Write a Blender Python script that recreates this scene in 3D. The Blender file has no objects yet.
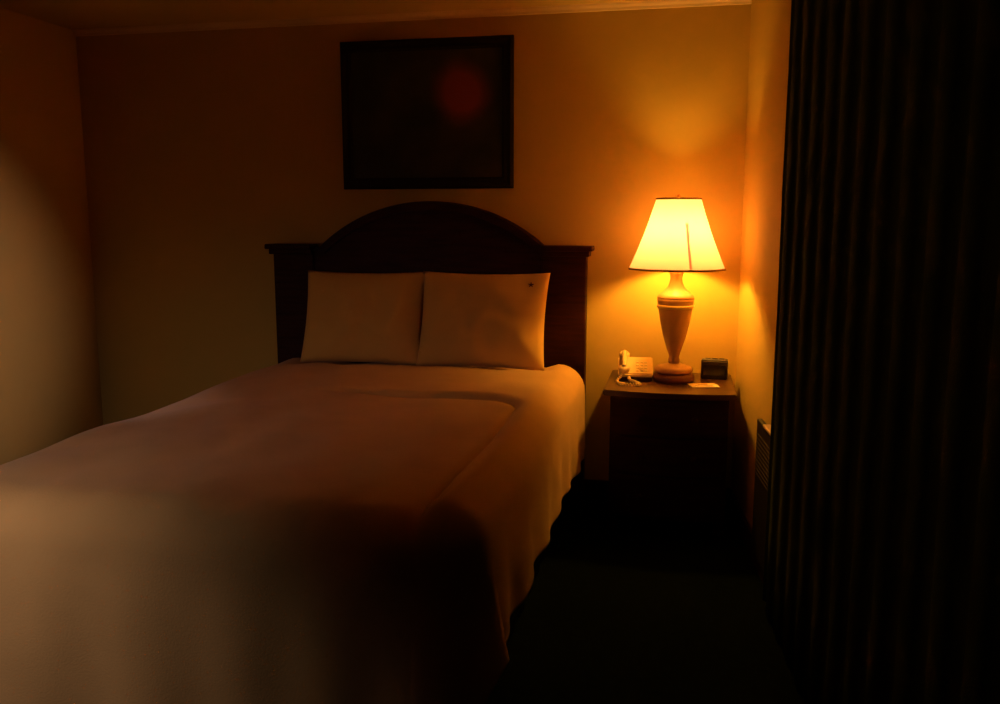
import bpy, bmesh, math, random
from mathutils import Vector, Matrix, noise
random.seed(7)
S = bpy.context.scene
C = S.collection
PI = math.pi

# ------------------------------------------------------------------ materials
def mat(name, base, rough=0.6, spec=0.3, bump=0.0, bscale=60.0, var=0.0, vscale=4.0, coat=0.0, stretch=None, metal=0.0, sheen=0.0):
    m = bpy.data.materials.new(name); m.use_nodes = True
    nt = m.node_tree; n = nt.nodes; l = nt.links
    b = n['Principled BSDF']
    b.inputs['Base Color'].default_value = (*base, 1)
    b.inputs['Roughness'].default_value = rough
    b.inputs['Specular IOR Level'].default_value = spec
    b.inputs['Metallic'].default_value = metal
    b.inputs['Coat Weight'].default_value = coat
    b.inputs['Sheen Weight'].default_value = sheen
    tc = n.new('ShaderNodeTexCoord'); mp = n.new('ShaderNodeMapping')
    l.new(tc.outputs['Object'], mp.inputs['Vector'])
    if stretch: mp.inputs['Scale'].default_value = stretch
    if var:
        t = n.new('ShaderNodeTexNoise'); t.inputs['Scale'].default_value = vscale; t.inputs['Detail'].default_value = 6
        l.new(mp.outputs['Vector'], t.inputs['Vector'])
        r = n.new('ShaderNodeValToRGB')
        r.color_ramp.elements[0].position = .3; r.color_ramp.elements[1].position = .7
        r.color_ramp.elements[0].color = (*[c*(1-var) for c in base], 1)
        r.color_ramp.elements[1].color = (*[min(1, c*(1+var)) for c in base], 1)
        l.new(t.outputs['Fac'], r.inputs['Fac']); l.new(r.outputs['Color'], b.inputs['Base Color'])
    if bump:
        t = n.new('ShaderNodeTexNoise'); t.inputs['Scale'].default_value = bscale; t.inputs['Detail'].default_value = 4
        l.new(mp.outputs['Vector'], t.inputs['Vector'])
        u = n.new('ShaderNodeBump'); u.inputs['Strength'].default_value = bump; u.inputs['Distance'].default_value = .01
        l.new(t.outputs['Fac'], u.inputs['Height']); l.new(u.outputs['Normal'], b.inputs['Normal'])
    return m

M = dict(
    wall=mat('wall_paint', (.56, .39, .085), .8, .15, .05, 60, .015, 3),
    ceil=mat('ceiling_paint', (.58, .44, .14), .9, .1, .1, 60),
    trim=mat('trim_paint', (.72, .55, .32), .5, .3),
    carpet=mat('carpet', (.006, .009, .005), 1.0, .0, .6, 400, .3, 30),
    wood=mat('dark_wood', (.034, .008, .003), .5, .12, .1, 30, .35, 6, stretch=(1, 1, 8)),
    woodtop=mat('dark_wood_top', (.065, .024, .008), .32, .5, .05, 30, .3, 6, stretch=(1, 8, 1)),
    linen=mat('linen', (.66, .42, .10), .9, .1, .12, 250, sheen=.1),
    sheet=mat('sheet', (.74, .55, .2), .9, .1, .12, 250, sheen=.1),
    duvet=mat('duvet', (.58, .37, .12), .92, .1, .15, 180, .06, 5, sheen=.1),
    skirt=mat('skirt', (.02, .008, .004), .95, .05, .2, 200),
    mattress=mat('mattress', (.5, .4, .3), .9, .1),
    drape=mat('drape', (.055, .082, .018), .95, .05, .3, 220, .2, 8),
    ceramic=mat('ceramic', (.50, .27, .10), .35, .5, .05, 40, .12, 14, coat=.3),
    basewood=mat('lamp_base', (.14, .035, .018), .35, .5, 0, 40, .1, 12),
    brass=mat('brass', (.75, .45, .15), .3, .5, metal=1),
    plastic=mat('phone_plastic', (.80, .60, .24), .4, .4),
    phonedark=mat('phone_underside', (.10, .05, .03), .5, .3),
    black=mat('black_plastic', (.025, .015, .01), .35, .4),
    paper=mat('paper', (.85, .75, .42), .7, .2),
    ink=mat('ink', (.35, .2, .1), .8, .1),
    heater=mat('heater_paint', (.015, .009, .005), .5, .3),
    heatertop=mat('heater_top', (.55, .42, .28), .4, .4),
    dark=mat('clock_face', (.01, .006, .004), .15, .5),
)

# ------------------------------------------------------------------ helpers
def obj(name, bm, m, parent=None, smooth=False, loc=None, rot=None):
    me = bpy.data.meshes.new(name)
    bmesh.ops.recalc_face_normals(bm, faces=bm.faces)
    bm.to_mesh(me); bm.free()
    me.materials.append(m)
    if smooth:
        for p in me.polygons: p.use_smooth = True
    o = bpy.data.objects.new(name, me); C.objects.link(o)
    if parent: o.parent = parent
    if loc: o.location = loc
    if rot: o.rotation_euler = rot
    return o
def thing(name, label, cat, loc=(0, 0, 0), rz=0, group=None):
    o = bpy.data.objects.new(name, None); C.objects.link(o)
    o.empty_display_size = .1
    o.location = loc; o.rotation_euler = (0, 0, rz); o['label'] = label; o['category'] = cat
    if group: o['group'] = group
    return o
def tag(o, label, cat, group=None):
    o['label'] = label; o['category'] = cat
    if group: o['group'] = group
    return o
def box(bm, x0, x1, y0, y1, z0, z1, bev=0.0, seg=2):
    vs = [bm.verts.new((x, y, z)) for x in (x0, x1) for y in (y0, y1) for z in (z0, z1)]
    fs = [(0, 1, 3, 2), (4, 6, 7, 5), (0, 4, 5, 1), (2, 3, 7, 6), (0, 2, 6, 4), (1, 5, 7, 3)]
    faces = [bm.faces.new([vs[i] for i in f]) for f in fs]
    if bev:
        es = list({e for f in faces for e in f.edges})
        bmesh.ops.bevel(bm, geom=es, offset=bev, segments=seg, affect='EDGES', profile=.5)
    return bm
def B(*a, **k): return box(bmesh.new(), *a, **k)
def lathe(prof, seg=48, bm=None, cx=0, cy=0, cap=True):
    bm = bm or bmesh.new(); rings = []
    for r, z in prof:
        rings.append([bm.verts.new((cx+r*math.cos(2*PI*i/seg), cy+r*math.sin(2*PI*i/seg), z)) for i in range(seg)])
    for a, b in zip(rings, rings[1:]):
        for i in range(seg):
            j = (i+1) % seg; bm.faces.new((a[i], a[j], b[j], b[i]))
    if cap:
        bm.faces.new(rings[0][::-1]); bm.faces.new(rings[-1])
    return bm
def tube(pts, r, seg=8, bm=None):
    bm = bm or bmesh.new(); pts = [Vector(p) for p in pts]; rings = []
    for i, p in enumerate(pts):
        d = (pts[min(i+1, len(pts)-1)] - pts[max(i-1, 0)]).normalized()
        up = Vector((0, 0, 1)) if abs(d.z) < .9 else Vector((1, 0, 0))
        a = d.cross(up).normalized(); b = d.cross(a)
        rr = r[i] if isinstance(r, list) else r
        rings.append([bm.verts.new(p + rr*(a*math.cos(2*PI*k/seg) + b*math.sin(2*PI*k/seg))) for k in range(seg)])
    for A, Bq in zip(rings, rings[1:]):
        for k in range(seg):
            j = (k+1) % seg; bm.faces.new((A[k], A[j], Bq[j], Bq[k]))
    bm.faces.new(rings[0][::-1]); bm.faces.new(rings[-1])
    return bm
def prism(outline, y0, y1, bm=None, bev=0.0):
    """outline in XZ, extruded along Y"""
    bm = bm or bmesh.new()
    a = [bm.verts.new((x, y0, z)) for x, z in outline]; b = [bm.verts.new((x, y1, z)) for x, z in outline]
    fa = bm.faces.new(a); fb = bm.faces.new(b[::-1]); n = len(a)
    for i in range(n): bm.faces.new((a[i], b[i], b[(i+1) % n], a[(i+1) % n]))
    if bev: bmesh.ops.bevel(bm, geom=list(set(fa.edges) | set(fb.edges)), offset=bev, segments=2, affect='EDGES')
    return bm
def struct(name, bm, m, parent=None):
    o = obj(name, bm, m, parent)
    if not parent: o['kind'] = 'structure'
    return o

# ------------------------------------------------------------------ room
WY, XL, XR, H, YB = 4.30, -3.23, .265, 2.412, -4.2
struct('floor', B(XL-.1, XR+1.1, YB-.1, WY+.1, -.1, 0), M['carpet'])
struct('ceiling', B(XL-.1, XR+1.1, YB-.1, WY+.1, H, H+.1), M['ceil'])
struct('wall_back', B(XL-.1, XR+.1, WY, WY+.1, 0, H), M['wall'])
struct('wall_left', B(XL-.1, XL, YB, WY, 0, H), M['wall'])
RZ = math.atan(.1)      # the right wall splays outwards a little
wr = struct('wall_right', B(0, .1, -8.6, .1, 0, H), M['wall']); wr.location = (XR, WY, 0); wr.rotation_euler = (0, 0, RZ)
struct('wall_front', B(XL-.1, XR+1.1, YB-.1, YB, 0, H), M['wall'])
# slim crown moulding along the ceiling, and dark baseboards
def crown(x0, x1):
    prof = [(WY, H), (WY-.030, H), (WY-.026, H-.008), (WY-.012, H-.018), (WY-.008, H-.028), (WY, H-.030)]
    bm = bmesh.new()
    a = [bm.verts.new((x0, y, z)) for y, z in prof]; b = [bm.verts.new((x1, y, z)) for y, z in prof]
    bm.faces.new(a); bm.faces.new(b[::-1]); n = len(a)
    for i in range(n): bm.faces.new((a[i], b[i], b[(i+1) % n], a[(i+1) % n]))
    return bm
struct('trim_1', crown(XL, XR), M['trim'])
struct('baseboard_back', B(XL, XR, WY-.014, WY, 0, .10, bev=.004), M['wood'])
struct('baseboard_left', B(XL, XL+.014, YB, WY-.014, 0, .10, bev=.004), M['wood'])
bb = struct('baseboard_right', B(-.014, 0, -8.5, -.016, 0, .10, bev=.004), M['wood']); bb.location = (XR, WY, 0); bb.rotation_euler = (0, 0, RZ)

# ------------------------------------------------------------------ headboard + bed
bed = thing('bed', 'dark wooden bed with arched headboard against the back wall', 'bed', (-1.267, 4.25, 0))
def rel(o): 
    o.location = o.location - Vector(bed.location); return o
hb = []
HX = -1.267
# arched panel
arch = [(-1.86, .60), (-.675, .60), (-.675, 1.27)]
for k in range(33):
    t = k/32; x = -.675 - t*1.13
    u = (x+1.24)/.566
    zz = 1.272 + .214*max(0, (1-abs(u)**2.1))**.92
    arch.append((x, zz))
arch.append((-1.815, 1.272)); arch.append((-1.86, 1.272))
rel(obj('headboard_panel', prism(arch, 4.20, 4.235, bev=.004), M['wood'], bed))
# moulding that follows the arch
bm = bmesh.new()
path = []
for k in range(41):
    t = k/40; u = -1 + 2*t
    path.append((-1.24+u*.578, 1.262 + .226*max(0, (1-abs(u)**2.1))**.92))
a = []; 
for i, (x, z) in enumerate(path):
    x2, z2 = path[min(i+1, 40)]; x1, z1 = path[max(i-1, 0)]
    d = Vector((x2-x1, z2-z1)).normalized(); nx, nz = -d.y, d.x
    ring = []
    for o_, y in ((-.03, 4.185), (.008, 4.178), (.014, 4.20), (.014, 4.245), (-.03, 4.245)):
        ring.append(bm.verts.new((x+nx*o_, y, z+nz*o_)))
    a.append(ring)
for p, q in zip(a, a[1:]):
    for k in range(5): bm.faces.new((p[k], p[(k+1) % 5], q[(k+1) % 5], q[k]))
bm.faces.new(a[0]); bm.faces.new(a[-1][::-1])
rel(obj('arch_moulding', bm, M['wood'], bed))
for sx, (x0, x1) in ((-1, (-2.078, -1.86)), (1, (-.675, -.457))):
    rel(obj('headboard_post', B(x0, x1, 4.185, 4.255, .0, 1.24, bev=.005), M['wood'], bed))
    bm = B(x0-(.032 if sx < 0 else .0), x1+(.032 if sx > 0 else .0), 4.15, 4.262, 1.262, 1.288, bev=.006)
    box(bm, x0-(.016 if sx < 0 else .0), x1+(.016 if sx > 0 else .0), 4.165, 4.258, 1.236, 1.264, bev=.005)
    rel(obj('post_cap', bm, M['wood'], bed))
# base, mattress, skirt
rel(obj('box_spring', B(-1.97, -.55, 1.99, 4.14, .12, .36, bev=.02), M['skirt'], bed))
rel(obj('mattress', B(-1.96, -.565, 2.0, 4.15,   .362, .634, bev=.06, seg=4), M['mattress'], bed, True))
for x in (-1.9, -.62):
    for y in (2.08, 3.95):
        rel(obj('leg', lathe([(.02, 0), (.03, .03), (.03, .12)], 16, cx=x, cy=y), M['wood'], bed))
# pleated skirt around three sides
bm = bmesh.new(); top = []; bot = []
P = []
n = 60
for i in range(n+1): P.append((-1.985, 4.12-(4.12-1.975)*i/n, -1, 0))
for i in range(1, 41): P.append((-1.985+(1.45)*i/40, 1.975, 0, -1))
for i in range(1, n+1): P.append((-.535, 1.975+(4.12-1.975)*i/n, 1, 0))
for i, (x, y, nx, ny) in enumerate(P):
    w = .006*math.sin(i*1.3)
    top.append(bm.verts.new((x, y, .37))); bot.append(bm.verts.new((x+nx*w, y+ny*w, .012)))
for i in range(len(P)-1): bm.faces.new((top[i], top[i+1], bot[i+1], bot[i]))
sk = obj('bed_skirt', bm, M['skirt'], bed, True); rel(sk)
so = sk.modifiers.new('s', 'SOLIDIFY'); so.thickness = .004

# ------------------------------------------------------------------ draped covers (U-shaped outline, drop on three sides)
def drape(xl, xr, yh, yf, ztop, zhem, rc, redge, seed, amp_side=.02, amp_top=.006, zfoot=None, puff=0.0, thick=.012, hemwave=.01, flare=.03):
    """xl,xr sides; yh head end, yf foot end; rc corner radius in plan; redge radius of top edge"""
    out = []   # (x, y, nx, ny)
    N1, N2, N3 = 150, 18, 90
    for i in range(N1): out.append((xl, yh-(yh-(yf+rc))*i/N1, -1, 0))
    for i in range(N2):
        a = PI + (PI/2)*i/N2; out.append((xl+rc+rc*math.cos(a), yf+rc+rc*math.sin(a), math.cos(a), math.sin(a)))
    for i in range(N3): out.append((xl+rc+(xr-xl-2*rc)*i/N3, yf, 0, -1))
    for i in range(N2):
        a = 1.5*PI + (PI/2)*i/N2; out.append((xr-rc+rc*math.cos(a), yf+rc+rc*math.sin(a), math.cos(a), math.sin(a)))
    for i in range(N1+1): out.append((xr, yf+rc+(yh-yf-rc)*i/N1, 1, 0))
    xc = (xl+xr)/2; bm = bmesh.new(); rows = []
    arc = [0]
    for p, q in zip(out, out[1:]): arc.append(arc[-1]+math.hypot(q[0]-p[0], q[1]-p[1]))
    for (x, y, nx, ny), s in zip(out, arc):
        col = []
        qx, qy = xc, min(yh, max(y, yf+.75))
        if ny > -.5 and y > yf+.75: qy = y
        ex, ey = x-nx*redge, y-ny*redge
        for k in range(60):                     # top
            t = k/59; X = qx+(ex-qx)*t; Y = qy+(ey-qy)*t
            nz = noise.noise(Vector((X*1.7+seed, Y*1.3, seed)))*amp_top*2 + noise.noise(Vector((X*6, Y*3.5+seed, 1)))*amp_top
            col.append((X, Y, ztop + puff*(1-t**3) + nz))
        zedge = col[-1][2]
        for k in range(1, 8):                   # rounded edge
            a = PI/2*k/7
            col.append((ex+nx*redge*math.sin(a), ey+ny*redge*math.sin(a), zedge-redge*(1-math.cos(a))))
        zb = col[-1][2]; drop = zb-zhem+hemwave*math.sin(s*5+seed) + (zhem-zfoot if zfoot is not None else 0)*max(0, -ny)**3
        for k in range(1, 25):                  # hanging side
            t = k/24
            f1 = noise.noise(Vector((s*6.0, seed*3, t*.6)))
            f2 = math.sin(s*21+1.6*math.sin(s*3.1+seed)) 
            w = (f1*1.2 + f2*.55)*amp_side*t**.7 + flare*t
            corner = 1 if abs(nx*ny) > .05 else 0
            w += corner*.035*t
            col.append((x+nx*w, y+ny*w, zb-drop*t))
        rows.append([bm.verts.new(v) for v in col])
    for A, D in zip(rows, rows[1:]):
        for k in range(len(A)-1):
            vs = [A[k], A[k+1], D[k+1], D[k]]
            bm.faces.new(vs)
    bmesh.ops.remove_doubles(bm, verts=bm.verts, dist=.0008)
    return bm
bm = drape(-1.990, -.540, 4.13, 1.99, .640, .33, .10, .07, 5.0, amp_side=.006, amp_top=.002, flare=.004)
sh = obj('fitted_sheet', bm, M['sheet'], bed, True); rel(sh)
m_ = sh.modifiers.new('s', 'SOLIDIFY'); m_.thickness = .003; m_.offset = 1
bm = drape(-2.035, -.458, 4.10, 1.885, .693, .318, .14, .115, 2.0, amp_side=.017, amp_top=.009, puff=.004, zfoot=.09, hemwave=.004, flare=.016)
# a puffed border runs round the head end and the sides, the middle lies lower
for v in bm.verts:
    if v.co.z > .60:
        dx, dy = v.co.x+.585+.16, v.co.y-3.32+.16
        d = math.hypot(max(dx, 0), max(dy, 0)) + min(max(dx, dy), 0) - .16 + .012*noise.noise(Vector((v.co.x*5, v.co.y*5, 3)))
        t = min(1, max(0, d/.05+.5))
        f = min(1, max(0, (v.co.x+1.55)/.4))
        v.co.z += (.018*t*t*(3-2*t) - .010*math.exp(-((d+.02)/.018)**2))*f + .012*(1-f)*min(1, max(0, d/.4+.5))
        # the pillows press a shallow hollow into the cover
        e = min((v.co.x+1.90)/.06, (-.57-v.co.x)/.06, (v.co.y-3.90)/.05)
        v.co.z -= .020*min(1, max(0, e))
dv = obj('comforter', bm, M['duvet'], None, True)
tag(dv, 'rumpled tan comforter covering the bed and hanging over its foot and sides', 'comforter')
m_ = dv.modifiers.new('s', 'SOLIDIFY'); m_.thickness = .014; m_.offset = 1

# ------------------------------------------------------------------ pillows
def pillow(name, w, h, t, flange, seed, m, label, loc, rx, rz, ry=0):
    bm = bmesh.new(); nx, ny = 40, 28; g = {}
    for side in (1, -1):
        for i in range(nx+1):
            for j in range(ny+1):
                u = -1+2*i/nx; v = -1+2*j/ny
                fx, fy = min(1, (1-abs(u))/.95), min(1, (1-abs(v))/.95)
                e = max(0, 1-abs(u)**2.4)**.6*max(0, 1-abs(v)**2.4)**.6
                x = u*w/2*(1-.035*(1-v*v)*0+ -.03*(1-abs(u))*0); z = v*h/2
                # sides pull in slightly between pointed corners
                x *= 1-.045*(1-v*v); z *= 1-.05*(1-u*u)
                y = side*(e*t/2 + .002)
                nzv = noise.noise(Vector((u*1.8+seed, v*1.8, side*2)))*.22 + noise.noise(Vector((u*5+seed, v*4, side)))*.06
                y += side*e*t*nzv
                if side == -1 and (i in (0, nx) or j in (0, ny)):
                    g[(side, i, j)] = g[(1, i, j)]
                else: g[(side, i, j)] = bm.verts.new((x, y, z))
    for side in (1, -1):
        for i in range(nx):
            for j in range(ny):
                bm.faces.new((g[(side, i, j)], g[(side, i+1, j)], g[(side, i+1, j+1)], g[(side, i, j+1)]))
    o = obj(name, bm, m, None, True, loc, (rx, ry, rz))
    return o
p1 = pillow('pillow', .63, .47, .15, 0, 1.3, M['linen'], '', (-1.54, 4.05, .935), math.radians(-17), .02)
tag(p1, 'left pillow leaning against the headboard, in deeper shade', 'pillow', 'pillows against the headboard')
p2 = pillow('pillow', .63, .47, .16, 0, 4.1, M['linen'], '', (-.93, 4.015, .940), math.radians(-17), -.03)
tag(p2, 'right pillow against the headboard with small dark mark near its top corner', 'pillow', 'pillows against the headboard')
bm = bmesh.new()
for k in range(5):
    a = k*2*PI/5+.3
    tube([(.0, 0, 0), (.014*math.cos(a), -.001, .012*math.sin(a))], [.004, .002], 6, bm)
mk = obj('embroidered_mark', bm, M['basewood'], p2, False, (.235, -.045, .165), (0, 0, 0))

# ------------------------------------------------------------------ picture
pic = thing('framed_picture', 'dark framed painting hanging on the back wall above the headboard', 'picture', (-1.276, 4.30, 1.565))
x0, x1, z0, z1 = -.442, .442, 0.0, .725; fw = .055
bm = bmesh.new()
def strip(pts):
    prof = [(0, 0), (0, -.022), (.012, -.034), (.030, -.026), (.044, -.028), (fw, -.016), (fw, 0)]
    cs = [(x0, z0), (x1, z0), (x1, z1), (x0, z1)]; dirs = [(1, 1), (-1, 1), (-1, -1), (1, -1)]
    rings = []
    for (cx, cz), (dx, dz) in zip(cs, dirs):
        rings.append([bm.verts.new((cx+dx*a, y, cz+dz*a)) for a, y in prof])
    for i in range(4):
        A, D = rings[i], rings[(i+1) % 4]
        for k in range(len(prof)-1): bm.faces.new((A[k], A[k+1], D[k+1], D[k]))
strip(None)
obj('frame', bm, mat('picture_frame', (.02, .014, .008), .85, .05), pic)
cm = bpy.data.materials.new('painted_canvas'); cm.use_nodes = True
nt = cm.node_tree; nn = nt.nodes; ll = nt.links; pb = nn['Principled BSDF']; pb.inputs['Roughness'].default_value = .6
tc = nn.new('ShaderNodeTexCoord'); nz = nn.new('ShaderNodeTexNoise'); nz.inputs['Scale'].default_value = 4; nz.inputs['Detail'].default_value = 5
ll.new(tc.outputs['Object'], nz.inputs['Vector'])
rp = nn.new('ShaderNodeValToRGB'); rp.color_ramp.elements[0].color = (.010, .012, .008, 1); rp.color_ramp.elements[1].color = (.045, .035, .016, 1)
rp.color_ramp.elements[0].position = .4; rp.color_ramp.elements[1].position = .68
ll.new(nz.outputs['Fac'], rp.inputs['Fac'])
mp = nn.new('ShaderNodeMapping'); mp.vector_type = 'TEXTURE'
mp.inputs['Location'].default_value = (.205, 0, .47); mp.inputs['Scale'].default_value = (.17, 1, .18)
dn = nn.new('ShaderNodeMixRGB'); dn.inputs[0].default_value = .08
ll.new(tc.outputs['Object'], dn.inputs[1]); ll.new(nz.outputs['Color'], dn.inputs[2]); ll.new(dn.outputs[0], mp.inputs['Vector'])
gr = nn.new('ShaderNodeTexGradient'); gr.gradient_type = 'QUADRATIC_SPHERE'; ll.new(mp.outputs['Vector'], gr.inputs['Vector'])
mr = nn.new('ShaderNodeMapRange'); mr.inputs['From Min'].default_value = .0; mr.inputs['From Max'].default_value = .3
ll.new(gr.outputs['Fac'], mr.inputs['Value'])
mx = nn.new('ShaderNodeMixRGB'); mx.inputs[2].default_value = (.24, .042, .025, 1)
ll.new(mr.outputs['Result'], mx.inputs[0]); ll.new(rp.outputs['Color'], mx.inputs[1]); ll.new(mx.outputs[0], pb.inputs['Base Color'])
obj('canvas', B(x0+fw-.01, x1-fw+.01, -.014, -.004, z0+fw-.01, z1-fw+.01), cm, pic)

# ------------------------------------------------------------------ nightstand
NX, NY, NZ = -.045, 4.285, .675
ns = thing('nightstand', 'dark wooden bow-fronted nightstand standing beside the bed under the lamp', 'nightstand', (NX, NY-.25, 0))
ns_off = Vector((-NX, -(NY-.25), 0))
def nobj(name, bm, m, parent=None, smooth=False):
    bmesh.ops.translate(bm, vec=ns_off, verts=bm.verts); return obj(name, bm, m, parent or ns, smooth)
def bowpoly(xa, xb, yb, yf, bow, n=20):
    pts = [(xb, yb), (xa, yb)]
    for i in range(n+1):
        t = i/n; pts.append((xa+(xb-xa)*t, yf-bow*math.sin(PI*t)))
    return pts
def slab(pts, z0, z1, bm=None, bev=0):
    bm = bm or bmesh.new()
    a = [bm.verts.new((x, y, z0)) for x, y in pts]; b = [bm.verts.new((x, y, z1)) for x, y in pts]
    fa = bm.faces.new(a[::-1]); fb = bm.faces.new(b)
    for i in range(len(a)): j = (i+1) % len(a); bm.faces.new((a[i], a[j], b[j], b[i]))
    if bev: bmesh.ops.bevel(bm, geom=list(set(fa.edges) | set(fb.edges)), offset=bev, segments=2, affect='EDGES')
    return bm
nobj('top', slab(bowpoly(-.330, .240, NY, 3.765, .035), NZ-.026, NZ, bev=.005), M['woodtop'])
nobj('body', slab(bowpoly(-.300, .212, NY-.01, 3.81, .032), .09, NZ-.026, bev=.002), M['wood'])
for k, (za, zb) in enumerate(((.11, .29), (.30, .465), (.475, .635))):
    bm = bmesh.new(); pts = []
    n = 20; xa, xb = -.275, .187
    f = []; 
    for i in range(n+1):
        t = i/n; x = xa+(xb-xa)*t; tt = (x+.300)/.512
        f.append((x, 3.81-.032*math.sin(PI*tt)))
    pts = [(x, y-.012) for x, y in f] + [(x, y+.004) for x, y in f[::-1]]
    d = nobj('drawer', slab(pts, za, zb, bev=.002), M['wood'])
    for kx in (-.16, .07):
        tt = (kx+.300)/.512; yy = 3.81-.032*math.sin(PI*tt)-.012
        b2 = lathe([(.006, 0), (.006, .012), (.014, .017), (.015, .023), (.009, .028)], 16)
        bmesh.ops.rotate(b2, verts=b2.verts, cent=(0, 0, 0), matrix=Matrix.Rotation(PI/2, 3, 'X'))
        bmesh.ops.translate(b2, verts=b2.verts, vec=(kx, yy, (za+zb)/2))
        nobj('knob', b2, M['wood'], d)
for x in (-.275, .187):
    for y in (3.835, 4.245):
        nobj('leg', lathe([(.015, 0), (.024, .03), (.019, .05), (.026, .092)], 16, cx=x, cy=y), M['wood'])

# ------------------------------------------------------------------ table lamp
LX, LY = -.030, 4.045
lamp = thing('table_lamp', 'lit table lamp with cream cone shade and pale urn-shaped base on the nightstand', 'lamp', (LX, LY, NZ))
z = lambda v: v-NZ
obj('foot', lathe([(.088, 0), (.094, .006), (.095, .022), (.090, .032), (.083, .036), (.080, .042)], 64), M['basewood'], lamp, True)
obj('plinth', lathe([(.080, .042), (.087, .048), (.088, .060), (.072, .072), (.045, .078), (.030, .084)], 64), M['ceramic'], lamp, True)
prof = [(.024, z(.755)), (.027, z(.775)), (.022, z(.788)), (.026, z(.80)), (.034, z(.825)), (.045, z(.86)), (.056, z(.90)), (.066, z(.945)), (.074, z(.99)), (.079, z(1.025)), (.083, z(1.045)), (.084, z(1.058))]
obj('vase', lathe(prof, 64), M['ceramic'], lamp, True)
obj('band', lathe([(.078, z(1.012)), (.083, z(1.016)), (.085, z(1.022)), (.083, z(1.028)), (.079, z(1.030))], 64), M['sheet'], lamp, True)
obj('neck', lathe([(.084, z(1.056)), (.083, z(1.066)), (.070, z(1.078)), (.052, z(1.092)), (.038, z(1.110)), (.030, z(1.130)), (.027, z(1.150)), (.030, z(1.168)), (.034, z(1.178)), (.028, z(1.188))], 64), M['ceramic'], lamp, True)
obj('socket', lathe([(.012, z(1.186)), (.020, z(1.20)), (.020, z(1.255)), (.016, z(1.262))], 24), M['brass'], lamp, True)
BZ = 1.34
em = bpy.data.materials.new('glowing_bulb'); em.use_nodes = True
e_n = em.node_tree.nodes; e_n.remove(e_n['Principled BSDF']); e_ = e_n.new('ShaderNodeEmission')
e_.inputs['Color'].default_value = (1, .465, .065, 1); e_.inputs['Strength'].default_value = 425
em.node_tree.links.new(e_.outputs[0], e_n['Material Output'].inputs['Surface'])
bulb = obj('bulb', lathe([(.012, z(BZ-.062)), (.014, z(BZ-.045)), (.026, z(BZ-.024)), (.036, z(BZ)), (.033, z(BZ+.020)), (.020, z(BZ+.034)), (.005, z(BZ+.039))], 24), em, lamp, True)
# harp and finial
bm = bmesh.new(); pts = []
for k in range(25):
    a = PI*k/24; pts.append((.050*math.cos(a)*(1 if True else 1), 0, z(1.25)+.235*math.sin(a)**.7))
tube(pts, .0025, 6, bm)
obj('harp', bm, M['brass'], lamp, True)
obj('finial', lathe([(.004, z(1.484)), (.004, z(1.50)), (.009, z(1.507)), (.010, z(1.516)), (.003, z(1.526))], 16), M['brass'], lamp, True)
# shade
sm = bpy.data.materials.new('shade_fabric'); sm.use_nodes = True
q = sm.node_tree.nodes; L = sm.node_tree.links; q.remove(q['Principled BSDF'])
di = q.new('ShaderNodeBsdfDiffuse'); di.inputs['Color'].default_value = (.80, .60, .34, 1)
tr = q.new('ShaderNodeBsdfTranslucent'); tr.inputs['Color'].default_value = (.86, .60, .80, 1)
mxs = q.new('ShaderNodeMixShader'); mxs.inputs[0].default_value = .29
L.new(di.outputs[0], mxs.inputs[1]); L.new(tr.outputs[0], mxs.inputs[2]); L.new(mxs.outputs[0], q['Material Output'].inputs['Surface'])
RB, RT, ZB, ZT = .215, .098, 1.190, 1.508
seg = 96; bm = bmesh.new(); rows = []
for k in range(13):
    t = k/12; r = RB+(RT-RB)*t - .006*math.sin(PI*t)
    rows.append([bm.verts.new((r*math.cos(2*PI*i/seg), r*math.sin(2*PI*i/seg), z(ZB+(ZT-ZB)*t))) for i in range(seg)])
for A, D in zip(rows, rows[1:]):
    for i in range(seg): bm.faces.new((A[i], A[(i+1) % seg], D[(i+1) % seg], D[i]))
shade = obj('shade', bm, sm, lamp, True)
# trims and the seam are sub-parts of the shade
def ringband(r0, r1, za, zb): return lathe([(r0+.001, za), (r0+.003, za), (r1+.003, zb), (r1+.001, zb), (r0+.001, za)], 96, cap=False)
tm = mat('shade_trim', (.45, .28, .12), .8, .1)
obj('shade_trim', ringband(RB, RB-.0033, z(ZB-.001), z(ZB+.008)), tm, shade, True)
obj('shade_trim', ringband(RT+.0028, RT, z(ZT-.007), z(ZT+.001)), tm, shade, True)
bm = bmesh.new(); sa = math.radians(-90+17)
rows = []
for k in range(9):
    t = k/12*.98+.0; r = RB+(RT-RB)*t - .006*math.sin(PI*t)+.0012
    rows.append([bm.verts.new((r*math.cos(sa+d/r), r*math.sin(sa+d/r), z(ZB+.004+(ZT-ZB-.008)*t))) for d in (-.006, -.002, .002, .006)])
for A, D in zip(rows, rows[1:]):
    for i in range(3): bm.faces.new((A[i], A[i+1], D[i+1], D[i]))
sm2 = sm.copy(); sm2.name = 'seam_tape'; sm2.node_tree.nodes['Mix Shader'].inputs[0].default_value = .3
obj('seam', bm, sm2, shade, True)
bm = bmesh.new()
for k in range(3):
    a = k*2*PI/3+.5; tube([(0, 0, z(1.486)), ((RT-.004)*math.cos(a), (RT-.004)*math.sin(a), z(1.498))], .002, 6, bm)
obj('spider', bm, M['brass'], shade)

# ------------------------------------------------------------------ telephone
ph = thing('telephone', 'cream desk telephone with its handset on the left, left of the lamp', 'telephone', (-.205, 4.055, NZ), math.radians(4))
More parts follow.
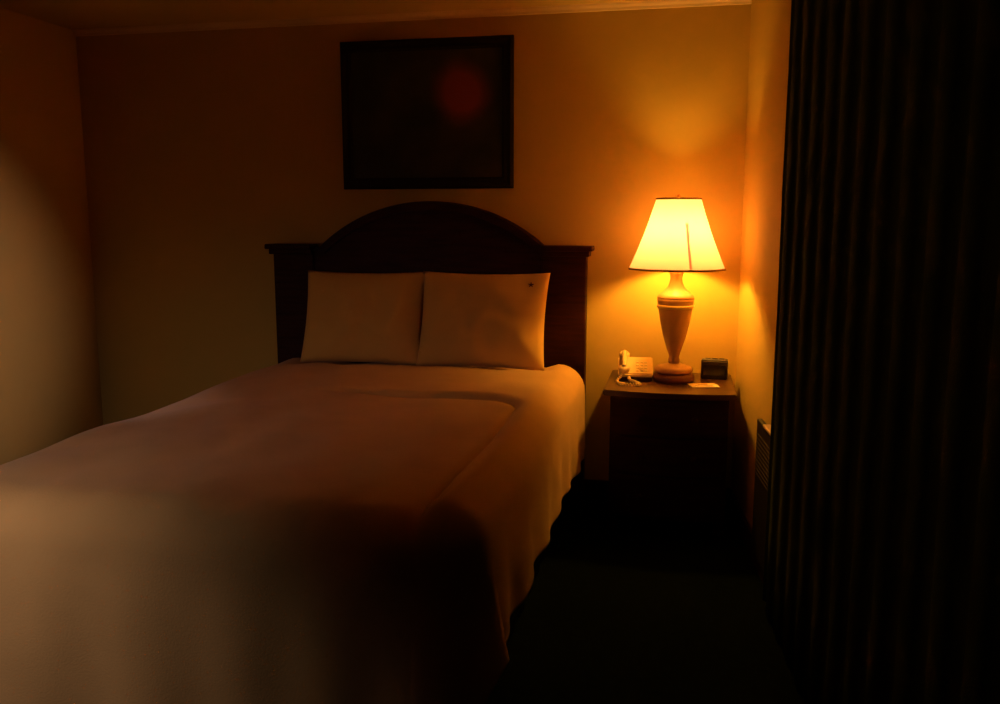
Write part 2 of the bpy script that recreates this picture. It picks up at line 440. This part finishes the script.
# wedge body: low at the front, high at the back, dark underside
def wedge(x0, x1, prof, bev=.004):
    bm = bmesh.new()
    a = [bm.verts.new((x0, y, zz)) for y, zz in prof]; b = [bm.verts.new((x1, y, zz)) for y, zz in prof]
    bm.faces.new(a); bm.faces.new(b[::-1]); n = len(a)
    for i in range(n): bm.faces.new((a[i], b[i], b[(i+1) % n], a[(i+1) % n]))
    bmesh.ops.recalc_face_normals(bm, faces=bm.faces)
    bmesh.ops.bevel(bm, geom=list(bm.edges), offset=bev, segments=2, affect='EDGES')
    return bm
obj('underside', wedge(-.078, .078, [(-.055, 0), (.075, 0), (.075, .030), (-.055, .018)], .003), M['phonedark'], ph)
obj('body', wedge(-.080, .080, [(-.060, .018), (.080, .030), (.080, .085), (.060, .095), (-.058, .034)], .005), M['plastic'], ph)
# keypad, twelve keys lying on the sloping face
sl = math.atan2(.061, .118)
for r in range(4):
    for c in range(3):
        bm = B(-.0065, .0065, -.0045, .0045, 0, .004, bev=.001)
        yy = -.036+r*.019
        obj('key', bm, M['paper'], ph, False, (.010+c*.019, yy, .034+(yy+.058)*math.tan(sl)-.0005), (sl, 0, 0))
# handset lying along the left side of the body
bm = bmesh.new(); pts = []; rr = []
for k in range(21):
    t = k/20; y = -.085+t*.185
    hgt = .070+.020*math.sin(PI*t) + (y+.085)*.22
    pts.append((-.052, y, hgt)); rr.append(.011)
tube(pts, rr, 10, bm)
for t in (.0, 1.0):
    y = -.078+t*.170; zc = .056+(y+.085)*.24
    b2 = lathe([(.015, -.014), (.024, -.010), (.025, .006), (.017, .016)], 20)
    bmesh.ops.rotate(b2, verts=b2.verts, cent=(0, 0, 0), matrix=Matrix.Rotation(sl*.5, 3, 'X'))
    bmesh.ops.translate(b2, verts=b2.verts, vec=(-.052, y, zc))
    me = bpy.data.meshes.new('t'); b2.to_mesh(me); bm.from_mesh(me); b2.free()
obj('handset', bm, M['plastic'], ph, True)
# coiled cord, loops out in front of the phone
bm = bmesh.new(); pts = []
ctrl = [Vector(v) for v in ((-.055, -.095, .040), (-.085, -.120, .009), (-.055, -.185, .009), (.015, -.185, .009), (.000, -.130, .009), (-.025, -.080, .009), (-.03, -.058, .016))]
def cat(p, t):
    n = len(p)-1; i = min(int(t*n), n-1); u = t*n-i
    a, b, c, d = p[max(i-1, 0)], p[i], p[i+1], p[min(i+2, n)]
    return .5*((2*b)+(c-a)*u+(2*a-5*b+4*c-d)*u*u+(3*b-a-3*c+d)*u**3)
NT = 380
for k in range(NT+1):
    t = k/NT; c = cat(ctrl, t); d = (cat(ctrl, min(1, t+.01))-cat(ctrl, max(0, t-.01))).normalized()
    s_ = d.cross(Vector((0, 0, 1))).normalized(); u_ = s_.cross(d); a = t*2*PI*38
    pts.append(c + .0058*(s_*math.cos(a)+u_*math.sin(a)))
tube(pts, .0022, 6, bm)
obj('coiled_cord', bm, M['plastic'], ph, True)

# ------------------------------------------------------------------ alarm clock and card
ck = thing('alarm_clock', 'small black box-shaped alarm clock standing right of the lamp', 'clock', (.158, 4.15, NZ), math.radians(-6))
obj('case', wedge(-.060, .060, [(-.035, 0), (.035, 0), (.035, .090), (-.022, .093), (-.030, .086)], .004), M['black'], ck)
obj('face', B(-.050, .050, -.0395, -.035, 0.018, .070, bev=.001), M['dark'], ck, False, (0, .002, 0))
for k in range(3): obj('button', B(-.012, .012, -.006, .006, 0, .004, bev=.001), M['black'], ck, False, (-.032+k*.032, .006, .0905))
cd = thing('card', 'small white printed card lying on the nightstand in front of the clock', 'card', (.105, 3.945, NZ), math.radians(16))
obj('sheet', B(-.062, .062, -.045, .045, .0005, .003), M['paper'], cd)
bm = bmesh.new()
box(bm, -.022, .022, .006, .020, .003, .0034)
for k, w in enumerate((.040, .034, .038)): box(bm, -w, w, -.010-k*.010, -.007-k*.010, .003, .0034)
obj('print', bm, M['ink'], cd)

# ------------------------------------------------------------------ drape on the right wall (local y runs along the wall, -x into the room)
def on_wall(d, z0=0): return (XR+math.sin(RZ)*d, WY-math.cos(RZ)*d, z0)
dr = thing('curtain', 'heavy dark floor-length drape hanging along the right wall', 'curtain', on_wall(2.2), RZ)
bm = bmesh.new(); rows = []; n = 300; y0, y1 = 1.08, -1.6
for zz in [.02, .3, .7, 1.1, 1.5, 1.9, 2.30]:
    row = []
    for i in range(n+1):
        t = i/n; y = y0+(y1-y0)*t
        a = t*2*PI*17 + .8*math.sin(t*9)
        x = -.052 + .009*math.sin(a) + .005*noise.noise(Vector((t*20, zz*1.5, 0)))
        y += .008*math.sin(a*2)
        row.append(bm.verts.new((x, y, zz)))
    rows.append(row)
for A, D in zip(rows, rows[1:]):
    for i in range(n): bm.faces.new((A[i], A[i+1], D[i+1], D[i]))
o = obj('fabric', bm, M['drape'], dr, True); m_ = o.modifiers.new('s', 'SOLIDIFY'); m_.thickness = .004
obj('rail', tube([(-.05, -1.65, 2.315), (-.05, 1.15, 2.315)], .010, 12), M['heater'], dr)
for y in (-1.5, -.2, 1.05): obj('bracket', B(-.05, 0, y-.008, y+.008, 2.308, 2.332, bev=.002), M['heater'], dr)

# ------------------------------------------------------------------ low wall unit beside the drape
ht = thing('wall_heater', 'low dark wall unit with pale top ledge between nightstand and drape', 'heater', on_wall(.98), RZ)
obj('cabinet', B(-.022, 0, -.22, .28, .06, .615, bev=.006), M['heater'], ht)
obj('top_ledge', B(-.030, 0, -.22, .12, .615, .628, bev=.004), M['heatertop'], ht)
bm = bmesh.new()
for k in range(10): box(bm, -.025, -.021, -.20, .25, .39+k*.018, .398+k*.018)
obj('grille', bm, M['heater'], ht)

# ------------------------------------------------------------------ light
def spot(name, loc, aim, energy, color, half, soft):
    sp = bpy.data.lights.new(name, 'SPOT'); o = bpy.data.objects.new(name, sp); C.objects.link(o)
    o.location = loc; o.rotation_euler = (Vector(aim)-Vector(loc)).to_track_quat('-Z', 'Y').to_euler()
    sp.energy = energy; sp.color = color; sp.spot_size = math.radians(2*half); sp.spot_blend = 1; sp.shadow_soft_size = soft
spot('added_wall_glow', (-.2, 2.6, 1.65), (-3.3, 3.15, .92), 112, (1, .64, .78), 19.5, .05)  # added spot without a fixture, imitates the hazy glow on the left wall
spot('added_foot_glow', (-2.15, 1.0, 1.2), (-2.0, 1.95, .45), 25, (1, .70, .72), 48, .08)  # second added spot, no lamp here: greyish haze over the bed's left foot
w = bpy.data.worlds.new('world'); S.world = w; w.use_nodes = True
w.node_tree.nodes['Background'].inputs[0].default_value = (0, 0, 0, 1)

# ------------------------------------------------------------------ camera
cam = bpy.data.cameras.new('camera'); co = bpy.data.objects.new('camera', cam); C.objects.link(co)
cam.sensor_width = 36; cam.lens = .87*36; cam.clip_start = .02
co.location = (0, 0, 1.42)
co.rotation_euler = (math.radians(90-8.756), 0, math.radians(11.869))
S.camera = co
S.view_settings.view_transform = 'Standard'; S.view_settings.look = 'None'; S.view_settings.gamma = 1
S.view_settings.use_curve_mapping = False; S.view_settings.exposure = 0
S.cycles.use_denoising = True
S.cycles.max_bounces = 10; S.cycles.diffuse_bounces = 8; S.cycles.transmission_bounces = 8
